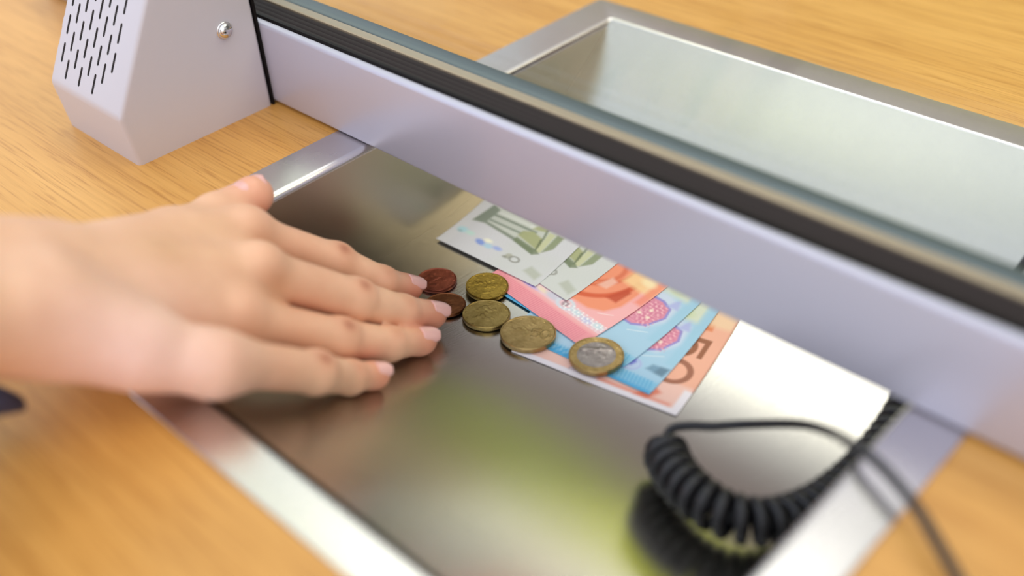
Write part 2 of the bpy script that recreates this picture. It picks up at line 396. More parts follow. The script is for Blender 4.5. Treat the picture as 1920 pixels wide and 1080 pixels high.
# ---------------------------------------------------------------- banknotes
def C(r, g, b): return np.array(srgb(r, g, b))
class Paint:
    def __init__(s, u, v, base):
        s.u, s.v = u, v; s.c = np.tile(C(*base), (len(u), 1))
    def mix(s, mask, color):
        mask = np.clip(mask, 0, 1)[:, None]; s.c = s.c * (1 - mask) + C(*color) * mask
    def poly(s, pts, color, a=1.0, soft=.25):
        pts = np.array(pts, float); n = len(pts); inside = np.zeros(len(s.u), bool); dist = np.full(len(s.u), 1e9)
        for i in range(n):
            x0, y0 = pts[i]; x1, y1 = pts[(i + 1) % n]
            if y0 != y1:
                t = (s.v - y0) / (y1 - y0)
                inside ^= ((y0 > s.v) != (y1 > s.v)) & (s.u < x0 + t * (x1 - x0))
            L = (x1 - x0) ** 2 + (y1 - y0) ** 2 + 1e-9
            t = np.clip(((s.u - x0) * (x1 - x0) + (s.v - y0) * (y1 - y0)) / L, 0, 1)
            dist = np.minimum(dist, np.hypot(s.u - x0 - t * (x1 - x0), s.v - y0 - t * (y1 - y0)))
        sd = np.where(inside, dist, -dist); s.mix(a * np.clip(.5 + sd / (2 * soft), 0, 1), color)
    def rect(s, u0, u1, v0, v1, color, a=1.0, soft=.25): s.poly([(u0, v0), (u1, v0), (u1, v1), (u0, v1)], color, a, soft)
    def ell(s, cu, cv, ru, rv, color, a=1.0, soft=.3, rot=0.0):
        c_, s_ = math.cos(math.radians(rot)), math.sin(math.radians(rot))
        du, dv = s.u - cu, s.v - cv; x = (du * c_ + dv * s_) / ru; y = (-du * s_ + dv * c_) / rv
        d = (1 - np.hypot(x, y)) * min(ru, rv); s.mix(a * np.clip(.5 + d / (2 * soft), 0, 1), color)
    def ring(s, cu, cv, ru, rv, wd, color, a=1.0, soft=.2, rot=0.0):
        c_, s_ = math.cos(math.radians(rot)), math.sin(math.radians(rot))
        du, dv = s.u - cu, s.v - cv; x = (du * c_ + dv * s_) / ru; y = (-du * s_ + dv * c_) / rv
        d = wd / 2 - np.abs(np.hypot(x, y) - 1) * min(ru, rv); s.mix(a * np.clip(.5 + d / (2 * soft), 0, 1), color)
    def line(s, p, q, wd, color, a=1.0, soft=.15):
        x0, y0 = p; x1, y1 = q; L = (x1 - x0) ** 2 + (y1 - y0) ** 2 + 1e-9
        t = np.clip(((s.u - x0) * (x1 - x0) + (s.v - y0) * (y1 - y0)) / L, 0, 1)
        d = wd / 2 - np.hypot(s.u - x0 - t * (x1 - x0), s.v - y0 - t * (y1 - y0)); s.mix(a * np.clip(.5 + d / (2 * soft), 0, 1), color)
    def lines(s, u0, u1, v0, v1, step, wd, color, a=.6, along='v', slant=0.0):
        x = s.u if along == 'v' else s.v; y = s.v if along == 'v' else s.u
        ph = np.abs(((x + slant * y) / step) % 1 - .5) * step
        m = (s.u > u0) & (s.u < u1) & (s.v > v0) & (s.v < v1)
        s.mix(a * np.clip(.5 + (wd / 2 - ph) / .2, 0, 1) * m, color)
    def grain(s, amp=.03):
        s.c *= 1 + amp * (np.sin(s.u * 3.1 + 2 * np.sin(s.v * .9)) * np.sin(s.v * 2.7 + np.sin(s.u * .7)))[:, None]
    def blotch(s, u0, u1, v0, v1, color, freq=1.0, a=.6, seed=0):
        k = np.sin(s.u * 1.9 * freq + seed) + np.sin(s.v * 2.3 * freq + seed * 2) + np.sin((s.u + s.v) * 1.3 * freq + seed * 3)
        m = (np.clip((s.u - u0) / 1.0, 0, 1) * np.clip((u1 - s.u) / 1.0, 0, 1) * np.clip((s.v - v0) / 1.0, 0, 1) * np.clip((v1 - s.v) / 1.0, 0, 1))
        s.mix(a * m * np.clip(k * .7, 0, 1), color)

def paint5(p):
    p.grain(.02)
    p.rect(0, 64, 40, 125, (196, 202, 192), .6, 8)
    p.rect(0, 6, 0, 125, (222, 224, 228), .7, 1.5)
    p.rect(34, 64, -1, 20, (208, 214, 210), .5, 4)
    # classical arch printed grey green
    p.poly([(4.8, 21), (7.8, 36), (9, 60), (34, 60), (50, 60), (56, 45), (54.5, 33), (53, 26), (47.5, 17.5), (33, 20.5), (12.4, 22.6)], (202, 208, 200), .9, .8)
    p.poly([(4.8, 21.2), (7.6, 36), (13, 34), (12.4, 24.2), (32.6, 22.0), (46.8, 19.8), (47.5, 16.9), (32.8, 20.0), (12.4, 22.6)], (128, 140, 126), .9, .5)
    p.rect(12.6, 34, 25.2, 26.6, (140, 152, 140), .85, .3)
    p.rect(12.6, 40, 29.3, 30.8, (128, 140, 126), .85, .4)
    p.rect(13.5, 38, 31.6, 33.6, (224, 228, 224), .9, .5)
    p.rect(13.5, 45, 36, 38, (150, 160, 146), .8, .5)
    p.poly([(32.6, 24.2), (46.8, 20.8), (48, 24), (44.8, 28.2), (38, 30), (33, 28)], (170, 176, 130), .95, .6)
    p.poly([(36, 31), (43.4, 32.6), (45, 36), (39, 38)], (172, 178, 132), .9, .6)
    p.line((45.2, 27), (47.4, 20), 1.5, (110, 122, 92), .9, .4)
    p.line((43.5, 34.5), (45.5, 28), 1.3, (110, 122, 92), .8, .4)
    p.poly([(47.6, 19.0), (50.2, 20.0), (49.2, 33.4), (45.4, 33.4)], (202, 206, 168), .95, .4)
    p.poly([(50.4, 20), (54.2, 25), (54, 34), (50.0, 34)], (140, 152, 118), .9, .5)
    p.poly([(33, 20.0), (47.5, 16.7), (50.6, 19), (47.2, 20.6), (33, 23.0)], (120, 134, 104), .85, .4)
    p.lines(13, 34, 24, 34, 1.3, .35, (120, 135, 122), .35, 'u')
    # hologram patches
    p.ell(6.0, 13.2, 3.0, 1.9, (178, 222, 232), .9, .9); p.ell(5.4, 11.8, 1.5, .9, (150, 186, 192), .8, .5)
    p.ell(11.2, 13.0, 2.6, 1.4, (196, 230, 222), .9, .8)
    p.ell(20.2, 10.4, 3.2, 1.7, (132, 158, 226), .95, .6, -12); p.ell(23.0, 13.2, 2.4, 1.2, (246, 246, 224), .95, .6)
    p.ell(25.5, 10.2, 2.6, 1.6, (176, 212, 234), .9, .7); p.ell(30.6, 11.2, 2.6, 1.3, (156, 176, 232), .9, .6)
    p.ell(39, 10.0, 2.0, 1.8, (176, 178, 164), .9, .5); p.ring(42.8, 9.6, 2.6, 1.8, .9, (150, 152, 146), .9, .3)
    p.ell(37.5, 8.6, 1.4, .8, (140, 142, 132), .8, .4)
    p.poly([(51.5, 5.9), (60.4, 3.4), (61.0, 8.0), (53, 10.4)], (186, 192, 180), .9, .9)
def paint10(p):
    p.grain(.03)
    p.rect(0, 67, 0, 130, (246, 184, 186), 1, .3)
    p.rect(0, 67, -1, 9.2, (244, 162, 172), .95, .8)
    p.lines(0, 63, .5, 8.6, 1.25, .5, (230, 128, 146), .6, 'v')
    # hologram stripe
    p.rect(10, 67, 11.0, 16.2, (238, 206, 216), .9, .5)
    p.ell(18, 12.3, 6.5, 1.6, (176, 168, 236), .9, .8); p.ell(26, 13.4, 4.0, 1.2, (240, 224, 200), .9, .6)
    p.ell(33, 14.0, 4.2, 1.8, (204, 208, 224), .9, .6)
    p.ring(41, 14.6, 4.4, 3.0, 1.4, (214, 222, 234), .95, .4); p.ell(41, 14.6, 1.9, 1.9, (170, 150, 160), .9, .5)
    p.ell(49, 14.0, 3.2, 1.7, (204, 226, 236), .9, .6); p.ell(56, 13.6, 3.4, 1.6, (200, 206, 236), .9, .6); p.ell(62.5, 14.4, 3.0, 1.8, (206, 230, 238), .9, .7)
    p.blotch(40, 67, 11, 17, (248, 250, 252), 1.6, .8, 2)
    # romanesque arch in orange
    p.poly([(39, 19), (50, 19.6), (57, 23), (60.5, 30), (61, 40), (58, 60), (20, 60), (20, 20)], (242, 150, 112), .95, 1.0)
    p.ring(30, 46, 26, 24, 2.8, (214, 92, 56), .9, .7); p.ring(30, 50, 20, 21, 2.0, (222, 112, 74), .85, .6)
    p.ring(32, 44, 14, 11, 2.0, (220, 112, 78), .8, .6)
    p.poly([(50.5, 30), (56.8, 30.5), (57.6, 39), (54.6, 41)], (196, 78, 48), .9, .8)
    p.poly([(42, 33), (47, 34), (48, 40), (44, 41)], (244, 196, 178), .8, .8)
    p.rect(49, 67, 42.5, 54, (250, 214, 158), .85, 1.4); p.rect(62.4, 67, 36, 60, (244, 140, 112), .8, 1.2)
    p.ell(59, 49, 4.0, 2.2, (252, 234, 190), .8, 1.0)
    p.line((56, 20.5), (62, 24), .5, (252, 226, 226), .8, .3)
def paint20_plain(p): paint20(p, False)
def paint20(p, seal=True):
    p.grain(.02)
    p.rect(0, 72, 0, 133, (172, 210, 234), 1, .3)
    p.rect(0, 72, -1, 2.6, (88, 178, 226), .95, 1.0)
    p.rect(0, 72, 2.6, 7.8, (128, 198, 232), .85, 1.2)
    p.lines(0, 70, .5, 8.2, 1.7, .6, (90, 176, 222), .7, 'v', .25)
    p.rect(0, 53, 6, 9.5, (186, 218, 240), .8, 1.0)
    p.lines(0, 46, 0, 5, 3.1, 1.3, (70, 168, 222), .7, 'v', -.4)
    # seal and grey block
    if seal: p.ell(55.2, 12.8, 5.0, 4.2, (188, 206, 236), .95, .7); p.ring(55.2, 12.8, 4.4, 3.8, .5, (164, 176, 226), .7, .3)
    if seal: p.poly([(51.6, 11.5), (56.0, 11.6), (57.2, 14.5), (55.6, 17.0), (52.0, 16)], (112, 118, 206), .95, .7)
    if seal: p.poly([(62.2, 13.2), (70.6, 12.2), (71.2, 17.6), (63.6, 17.0)], (122, 160, 186), .95, .8)
    if seal: p.poly([(66.4, 12.8), (70.8, 12.2), (71.3, 17.6), (67.2, 17.2)], (102, 132, 152), .7, .8)
    # window with stained glass
    p.poly([(52, 24), (61, 23.8), (67.6, 33), (66.2, 44), (60, 47), (50, 47)], (214, 222, 240), .75, 1.4)
    p.poly([(44, 23.2), (56, 22.6), (62.0, 26.0), (66.0, 34.6), (64.2, 40.6), (58.6, 43), (44, 43)], (150, 140, 208), .95, .35)
    p.poly([(44, 24.4), (55.6, 23.8), (61.0, 27.0), (64.8, 34.6), (63.2, 39.6), (58.2, 41.8), (44, 41.6)], (226, 146, 168), .95, .35)
    p.blotch(46, 64, 25, 41, (246, 196, 204), 1.5, .75, 1); p.blotch(46, 64, 25, 41, (206, 104, 140), 1.9, .5, 4)
    for q in ((54, 31), (57.5, 35), (51, 36), (59, 30.5)): p.ell(*q, .9, .9, (250, 232, 214), .9, .4)
    p.poly([(61, 41), (67, 41.5), (64.4, 47.4), (62.5, 44.5)], (176, 184, 232), .85, .8)
    p.rect(48, 68, 47.5, 60, (222, 226, 196), .85, 1.8); p.ell(60, 51, 4, 2.4, (206, 218, 178), .8, 1)
    p.rect(67.4, 72, 20, 133, (160, 206, 230), .7, 1.0)
    p.line((57, 19.5), (65, 23.5), .45, (228, 240, 248), .8, .3)
def paint50(p):
    p.grain(.02)
    p.rect(0, 77, 0, 140, (244, 184, 158), 1, .3)
    p.rect(-1, 78, -1, 3.6, (243, 238, 243), 1, .5)
    p.rect(0, 77, 3.6, 17.6, (246, 208, 196), .8, .8)
    p.rect(73.4, 78, -1, 15.5, (243, 238, 243), 1, .7)
    p.rect(26, 40, 3.2, 5.0, (160, 150, 166), .7, .5); p.lines(26, 40, 3, 5.2, 1.2, .5, (240, 236, 240), .8, 'v')
    p.rect(39, 72, 3.6, 5.6, (236, 150, 128), .75, .8)
    p.poly([(56, 3.4), (62, 3.4), (66, 9.5), (62, 12)], (226, 112, 78), .8, .9)
    # numeral: five and nought, tops towards the right edge
    br = (160, 104, 76)
    p.rect(69.2, 71.6, 35.0, 46.4, br, 1, .25)            # top bar of the five
    p.rect(61.5, 71.6, 44.0, 46.6, br, 1, .25)            # its stem
    p.ring(61.0, 39.5, 5.4, 5.2, 2.4, br, 1, .3)          # its bowl
    p.ring(64.3, 24.0, 7.0, 6.6, 2.6, (168, 112, 90), 1, .3)  # nought
    p.rect(65.2, 69.0, 51.5, 56.5, (230, 138, 92), .95, .6)
    p.rect(60, 77, 54.5, 70, (246, 214, 176), .85, 1.6)
    p.line((76.6, 16), (76.6, 60), .5, (226, 160, 140), .8, .3)

def banknote(name, label, O, th, wd, ln, level, painter, base, lift=.0004, seed=0):
    t = math.radians(th); eu = np.array([math.cos(t), math.sin(t)]); ev = np.array([-math.sin(t), math.cos(t)])
    us = np.linspace(0, wd, int(wd / .32) + 1)
    vs = np.concatenate([np.arange(0, 62, .32), np.linspace(62, ln, 40)])
    U_, V_ = np.meshgrid(us, vs); u = U_.ravel(); v = V_.ravel()
    x = (O[0] + u * eu[0] + v * ev[0]) * .001; s = (O[1] + u * eu[1] + v * ev[1]) * .001
    h = level + .00012 * np.sin(u * .11 + seed) * np.cos(v * .07 + seed) + lift * np.clip((u - wd * .82) / (wd * .18), 0, 1) ** 2 * np.clip(v / 20, .3, 1) \
        + lift * .8 * np.clip((6 - v) / 6, 0, 1) ** 2
    p_ = s / R0; r = R0 - h
    P = np.stack([x, YC + r * np.sin(p_), ZC - r * np.cos(p_)], 1)
    nu, nv = len(us), len(vs); idx = np.arange(nu * nv).reshape(nv, nu)
    F = np.stack([idx[:-1, :-1], idx[:-1, 1:], idx[1:, 1:], idx[1:, :-1]], -1).reshape(-1, 4)
    me = bpy.data.meshes.new(name); me.from_pydata(P.tolist(), [], F.tolist()); me.materials.append(M['paper'])
    me.polygons.foreach_set('use_smooth', [True] * len(me.polygons))
    pt = Paint(u, v, base); painter(pt)
    ca = me.color_attributes.new('Col', 'FLOAT_COLOR', 'POINT')
    ca.data.foreach_set('color', np.concatenate([np.clip(pt.c, 0, 1), np.ones((len(u), 1))], 1).astype(np.float32).ravel())
    me.update()
    o = bpy.data.objects.new(name, me); col.objects.link(o)
    sd = o.modifiers.new('thickness', 'SOLIDIFY'); sd.thickness = .0001; sd.offset = -1
    tag(o, label, 'banknote', 'banknotes fanned out in the tray')
    return o
L0 = .00020; LS = .00026
banknote('banknote', 'orange 50 euro banknote at the bottom of the fan, big brown 50 on its edge', (96.4, -27.5), 10.9, 77, 104, L0, paint50, (246, 190, 164), .0003, 0)
banknote('banknote', 'blue 20 euro banknote directly on the orange note, beside the 50', (85.0, -18.2), 6.4, 72, 96, L0 + LS, paint20, (172, 210, 234), .0003, 1)
banknote('banknote', 'upper blue 20 euro banknote, half covered by the pink note', (66.4, -.4), -2.9, 72, 84, L0 + 2 * LS, paint20_plain, (172, 210, 234), .0003, 2)
banknote('banknote', 'pink and red 10 euro banknote between the grey and blue notes', (49.4, 3.8), -7.9, 67, 82, L0 + 3 * LS, paint10, (246, 184, 186), .0003, 3)
banknote('banknote', 'grey 5 euro banknote lying on the pink note, partly covered', (28.7, 20.5), -6.0, 63, 66, L0 + 4 * LS, paint5, (212, 216, 216), .0003, 4)
banknote('banknote', 'grey 5 euro banknote on top of the fan, furthest left, fully open', (9.7, 10.4), 2.0, 64, 78, L0 + 5 * LS, paint5, (214, 216, 222), .0003, 5)

# ---------------------------------------------------------------- coins
def seg_d(x, y, segs):
    d = np.full(x.shape, 1e9)
    for x0, y0, x1, y1 in segs:
        L = (x1 - x0) ** 2 + (y1 - y0) ** 2 + 1e-9; t = np.clip(((x - x0) * (x1 - x0) + (y - y0) * (y1 - y0)) / L, 0, 1)
        d = np.minimum(d, np.hypot(x - x0 - t * (x1 - x0), y - y0 - t * (y1 - y0)))
    return d
def arc_segs(cx, cy, rx, ry, a0, a1, n=10):
    a = np.radians(np.linspace(a0, a1, n + 1)); X = cx + rx * np.cos(a); Y = cy + ry * np.sin(a)
    return [(X[i], Y[i], X[i + 1], Y[i + 1]) for i in range(n)]
DIG = {'0': arc_segs(0, 0, .32, .5, 0, 360, 14), '1': [(-.2, .25, .08, .5), (.08, .5, .08, -.5)],
       '2': arc_segs(0, .22, .3, .28, 160, -30, 8) + [(.24, .08, -.3, -.5), (-.3, -.5, .34, -.5)],
       '5': [(.28, .5, -.24, .5), (-.24, .5, -.28, .08)] + arc_segs(-.02, -.16, .32, .33, 130, -140, 9)}
def relief(text, R, size, cx, seed):
    segs = []; w_ = .78 * size; n = len(text)
    if not text: segs.append((9, 9, 9.1, 9))
    for i, ch in enumerate(text):
        ox = cx + (i - (n - 1) / 2) * w_
        segs += [(a * size + ox, b_ * size, c_ * size + ox, d_ * size) for a, b_, c_, d_ in DIG[ch]]
    def f(x, y):
        h = np.clip(1.6 - seg_d(x, y, segs) / (.07 * size) * 1.0, 0, 1) * .00022
        xr = (x + .1 * R); k = np.sin(x / R * 7 + seed) + np.sin(y / R * 9 + seed * 2) + np.sin((x - y) / R * 11 + seed) + .6 * np.sin((x + y) / R * 21)
        h += np.clip(k * .8, 0, 1) * .00012 * np.clip(1 - np.hypot(xr, y) / (.62 * R) , 0, 1) ** .3 * (np.hypot(x, y) < .72 * R)
        for q in range(12):           # the ring of stars
            a = 2 * math.pi * q / 12; h += np.clip(1 - np.hypot(x - .86 * R * math.cos(a), y - .86 * R * math.sin(a)) / (.045 * R), 0, 1) * .0002
        for q in range(6):            # fine lines
            h += np.clip(1 - np.abs(x - (.28 + .07 * q) * R) / (.012 * R), 0, 1) * .00006 * (np.abs(y) < .7 * R)
        return h
    return f
def coin_mesh(name, dia, th, func, mats, r_in=0.0, r_out=1.0, mill=0, edge=True, parent=None):
    R = dia / 2; NR, NT = 52, 180
    rr = np.linspace(max(r_in * R, 1e-5), r_out * R, NR); tt = np.linspace(0, 2 * math.pi, NT, endpoint=False)
    T, Rr = np.meshgrid(tt, rr); X = Rr * np.cos(T); Y = Rr * np.sin(T)
    lip = np.clip((Rr - .935 * R) / (.02 * R), 0, 1) * np.clip((R - Rr) / (.018 * R) , 0, 1)
    Z = th - .0003 + .0003 * lip + func(X, Y) * (Rr < .93 * R)
    V = np.stack([X, Y, Z], -1).reshape(-1, 3).tolist(); F = []
    for i in range(NR - 1):
        for k in range(NT): F.append((i * NT + k, i * NT + (k + 1) % NT, (i + 1) * NT + (k + 1) % NT, (i + 1) * NT + k))
    base = (NR - 1) * NT
    if edge:
        for z in (th - .00045, .0003, .0):
            o_ = len(V)
            for k in range(NT):
                m_ = 1.0 if not mill else 1 - .012 * (0.5 + .5 * math.cos(mill * tt[k]))
                q = R * (1.0 if z > 0 else .985) * m_; V.append((q * math.cos(tt[k]), q * math.sin(tt[k]), z))
            for k in range(NT): F.append((base + k, base + (k + 1) % NT, o_ + (k + 1) % NT, o_ + k))
            base = o_
        F.append(tuple(base + k for k in range(NT))[::-1])
    else:
        o_ = len(V)
        for k in range(NT): V.append((r_out * R * math.cos(tt[k]), r_out * R * math.sin(tt[k]), th - .0012))
        for k in range(NT): F.append((base + k, base + (k + 1) % NT, o_ + (k + 1) % NT, o_ + k))
    o = link_mesh(name, V, F, mats, parent); smooth_by_angle(o, 38); return o
def place_on_arc(o, x, s, h, spin=0, tilt=(0, 0)):
    o.matrix_world = Matrix.Translation(on_arc(x * .001, s * .001, h)) @ Matrix.Rotation(s * .001 / R0, 4, 'X') \
        @ Matrix.Rotation(math.radians(tilt[0]), 4, 'X') @ Matrix.Rotation(math.radians(tilt[1]), 4, 'Y') @ Matrix.Rotation(math.radians(spin), 4, 'Z')
GC = 'coins lying in the tray'
coins = [
 ('copper cent coin lying flat, rearmost of the two by the fingertips', 18.75, 1.67, '', M['copper'], 34.6, -12.7, .0003, 40, (0, 0), 0),
 ('brown cent coin half hidden under the middle fingertip', 18.75, 1.67, '', M['copper_brown'], 52.1, -24.0, .00045, 10, (0, -2.0), 0),
 ('dark golden coin beside the pink banknote, smallest of the brass coins', 19.75, 1.93, '', M['brass_dark'], 56.9, -1.9, .0012, 25, (-2.0, 3), 0),
 ('olive brass coin between the dark golden coin and the large golden coin', 21.4, 2.14, '', M['brass'], 71.4, -17.1, .0006, 35, (0, 0), 7),
 ('large golden 50 cent coin with a milled edge, next to the two-tone coin', 24.25, 2.38, '50', M['brass_bright'], 94.7, -15.1, .0010, 30, (0, 0), 50),
]
for lab, dia, th, txt, mt, x, s, h, spin, tilt, mill in coins:
    R = dia * .0005
    o = coin_mesh('coin', dia * .001, th * .001, relief(txt, R, R * .45, .45 * R, x), mt, mill=mill)
    place_on_arc(o, x, s, h, spin, tilt); tag(o, lab, 'coin', GC)
R = .02325 / 2
fn = relief('1', R, R * 1.05, -.38 * R, 3.0)
euro = coin_mesh('coin', .02325, .00233, fn, M['brass_bright'], r_in=.70, mill=40)
core = coin_mesh('core', .02325, .00238, fn, M['nickel'], r_out=.705, edge=False, parent=euro)
core['label'] = 'silver coloured coin centre'
place_on_arc(euro, 126.7, -7.5, .0016, -50, (0, 0))
tag(euro, 'two-tone 1 euro coin, golden ring and silver centre, on the blue banknotes', 'coin', GC)

# ---------------------------------------------------------------- coiled cord
def resample(P, step):
    P = np.array(P, float); out = []
    n = len(P)
    for i in range(n - 1):
        p0 = P[max(i - 1, 0)]; p1 = P[i]; p2 = P[i + 1]; p3 = P[min(i + 2, n - 1)]
        for t in np.linspace(0, 1, 40, endpoint=False):
            out.append(.5 * ((2 * p1) + (-p0 + p2) * t + (2 * p0 - 5 * p1 + 4 * p2 - p3) * t * t + (-p0 + 3 * p1 - 3 * p2 + p3) * t ** 3))
    out.append(P[-1]); out = np.array(out)
    d = np.r_[0, np.cumsum(np.linalg.norm(np.diff(out, axis=0), axis=1))]
    q = np.linspace(0, d[-1], max(2, int(d[-1] / step)))
    return np.stack([np.interp(q, d, out[:, k]) for k in range(3)], 1)
def frames(P):
    T = np.gradient(P, axis=0); T /= np.linalg.norm(T, axis=1)[:, None]
    N = np.zeros_like(T); a = np.array([0, 0, 1.0]); N[0] = a - a @ T[0] * T[0]; N[0] /= np.linalg.norm(N[0])
    for i in range(1, len(P)):
        v = N[i - 1] - (N[i - 1] @ T[i]) * T[i]; N[i] = v / np.linalg.norm(v)
    return T, N, np.cross(T, N)
def tube(name, P, rad, mat, parent=None, ns=12):
    T, N, B = frames(P); V = []; F = []; n = len(P)
    rad = np.full(n, rad) if np.isscalar(rad) else rad
    for i in range(n):
        for k in range(ns):
            a = 2 * math.pi * k / ns; V.append(P[i] + rad[i] * (math.cos(a) * N[i] + math.sin(a) * B[i]))
    for i in range(n - 1):
        for k in range(ns): F.append((i * ns + k, i * ns + (k + 1) % ns, (i + 1) * ns + (k + 1) % ns, (i + 1) * ns + k))
    F.append(tuple(range(ns))[::-1]); F.append(tuple((n - 1) * ns + k for k in range(ns)))
    return link_mesh(name, V, F, mat, parent, smooth=True)
coil_path = np.array([[247.5, 84, -40.5], [241.5, 67.6, -43.3], [242.3, 54.8, -46.1], [244.1, 40.7, -48.2], [245.0, 23.8, -49.6], [244.6, 5.0, -49.6], [242.0, -14.3, -47.9], [235.7, -31.1, -45.0], [225.5, -39.7, -43.0], [213.2, -40.7, -42.7], [200.0, -36.4, -43.8], [189.7, -29.4, -44.8], [186.5, -25.5, -44.6]]) * .001
cpath = resample(coil_path, .0002)
T_, N_, B_ = frames(cpath)
pitch = .0057; cr = .0065; arc = np.arange(len(cpath)) * .0002
ph = 2 * math.pi * arc / pitch
env = np.clip(np.minimum(arc, arc[-1] - arc) / .002, .15, 1)
coil = cpath + (cr * env)[:, None] * (np.cos(ph)[:, None] * N_ + np.sin(ph)[:, None] * B_)
cord = empty('spiral_cord', (.22, -.03, -.05))
tag(cord, 'black coiled plastic cord looping in the tray and out over the right rim', 'cord')
at_parent(tube('coil', coil[::2], .0023, M['cord'], ns=10), cord)
lead = resample(np.array([coil[-1] * 1000, [186.5, -21.5, -40.5], [192.4, -17.6, -38.2], [199.0, -14.1, -37], [208.9, -8.3, -34.0], [228.5, -7.6, -22.0], [244.5, -17.6, -8.0],
                          [256.9, -29.5, 4.0], [267.7, -34.4, 7.0], [283.2, -42.2, 6.5], [301.7, -55.2, 4.5], [330, -74, 1.2], [420, -130, .6], [560, -200, .6]]) * .001, .0015)
at_parent(tube('straight_lead', lead, .0017, M['cord']), cord)
tail = resample(np.array([coil[0] * 1000, [240, 88, -40], [243, 105, -35.5], [246, 124, -26], [250, 138, -11], [257, 150, 3.4], [275, 180, 4], [300, 230, 1.0], [380, 300, .7]]) * .001, .0015)
at_parent(tube('straight_lead', tail, .0017, M['cord']), cord)

# ---------------------------------------------------------------- hand and arm (one continuous surface)
J = dict(idx=[[22.9, -82.1, 6.3], [34.5, -51.0, -19.4], [43.9, -36.1, -34.2], [45.7, -20.0, -46.0]],
         mid=[[49.3, -95.5, 8.2], [59.2, -61.2, -20.7], [62.2, -41.7, -37.7], [63.7, -23.3, -49.6]],
         rng=[[60.1, -113.5, 2.8], [69.8, -78.7, -24.1], [72.0, -57.6, -39.1], [73.4, -37.9, -48.9]],
         pky=[[88.6, -137.4, 15.2], [88.4, -102.9, -14.0], [85.0, -87.0, -29.3], [84.5, -71.6, -38.6]],
         thb=[[28, -150, 30], [12, -108, 11], [7, -84, 9.2], [5.5, -66, 8.6]])
RAD = dict(idx=[9.0, 7.8, 6.8, 5.6], mid=[9.6, 8.3, 7.2, 5.8], rng=[9.2, 8.0, 6.9, 5.7], pky=[8.6, 7.6, 6.3, 5.1], thb=[12, 10.5, 9.2, 7.6])
for k in J: J[k] = [np.array(p) for p in J[k]]
for k in ('idx', 'mid', 'rng', 'pky'):
    d_ = J[k][3] - J[k][2]; J[k][3] = J[k][3] - d_ / np.linalg.norm(d_) * 2.8
WR = np.array([30., -163.3, 39.3]); WU = np.array([60.5, -176.4, 42.]); FR = np.array([34., -200, 67]); FU = np.array([65., -212.6, 62])
ER = np.array([40., -245, 100]); EU = np.array([74., -258, 93])
DN = np.array([.45, .38, .80]); DN /= np.linalg.norm(DN)
ax_a = (J['mid'][3] - .5 * (ER + EU)); ax_a /= np.linalg.norm(ax_a)
ax_w = np.cross(DN, ax_a); ax_w /= np.linalg.norm(ax_w); ax_n = np.cross(ax_a, ax_w)
FRM = np.stack([ax_a, ax_w, ax_n])           # rows: along, towards the thumb, dorsal
allp = np.array([p for k in J for p in J[k]] + [WR, WU, FR, FU, ER, EU]) @ FRM.T
lo = allp.min(0) - np.array([14, 20, 21]); hi = allp.max(0) + np.array([11, 20, 22])
h_ = 1.0
dims = np.ceil((hi - lo) / h_).astype(int) + 1
gx, gy, gz = [lo[i] + h_ * np.arange(dims[i]) for i in range(3)]
G = np.stack(np.meshgrid(gx, gy, gz, indexing='ij'), -1).astype(np.float32)
def cap(a, b, ra, rb, flat=1.0):
    a = FRM @ a; b = FRM @ b; d = (b - a).astype(np.float32); L = float(d @ d)
    q = G - a.astype(np.float32)
    t = np.clip((q @ d) / L, 0, 1)
    e = q - t[..., None] * d
    if flat != 1.0: e = e * np.array([1, 1, 1 / flat], np.float32)
    return np.sqrt((e * e).sum(-1)) - (ra + (rb - ra) * t)
def ball(c, r, sc=(1, 1, 1)):
    c = FRM @ c; q = (G - c.astype(np.float32)) / np.array(sc, np.float32); return (np.sqrt((q * q).sum(-1)) - r)
def smin(a, b, k):
    h = np.clip(.5 + .5 * (b - a) / k, 0, 1); return b + (a - b) * h - k * h * (1 - h)
palm = None
wc = {'idx': .12, 'mid': .38, 'rng': .66, 'pky': .92}
for k in ('idx', 'mid', 'rng', 'pky'):
    w0 = WR + (WU - WR) * wc[k] - DN * 1
    m = J[k][0] - DN * 2.5
    c = cap(w0, m, 13.0 if k in ('idx', 'mid') else 12.5, 11.0 if k != 'pky' else 7.5)
    palm = c if palm is None else smin(palm, c, 14)
    palm = smin(palm, cap(w0 - DN * 6, m - DN * (6 if k != 'pky' else 2), 10, 9.5 if k != 'pky' else 7.0), 8)
palm = smin(palm, cap(WR - DN * 7, J['thb'][1] + np.array([3, 0, 2]), 13, 11.5), 10)             # ball of the thumb
palm = smin(palm, cap(J['thb'][1], J['idx'][0] - DN * 5, 9, 8), 10)                              # web
palm = smin(palm, cap(WU + np.array([1, 6, 0]) - DN * 3, .45 * WU + .55 * J['pky'][0] - DN * 2, 12, 10.5), 12)   # little-finger side
arm = smin(cap(WR, FR, 14.2, 16.5), cap(WU, FU, 14.2, 16.8), 16)
arm = smin(arm, smin(cap(FR, ER, 16.5, 21), cap(FU, EU, 16.8, 21), 16), 10)
palm = smin(palm, arm, 12)
palm = smin(palm, ball(WU + np.array([3, -4, 7]), 7), 8)      # wrist bone
def finger(k, kk):
    p = J[k]; r = RAD[k]
    d = cap(p[0], p[1], r[0], r[1])
    d = smin(d, cap(p[1], p[2], r[1], r[2]), 2.5)
    d = smin(d, cap(p[2], p[3], r[2], r[3]), 2.5)
    d = smin(d, ball(p[1] + DN * .9, r[1] - .1), 3.0)
    d = smin(d, ball(p[2] + DN * .3, r[2] - .1), 2.5)
    tipd = (p[3] - p[2]) / np.linalg.norm(p[3] - p[2])
    d = smin(d, ball(p[3] - tipd * 2 - DN * 1.0, r[3] + .1), 2.5)
    return d
field = None
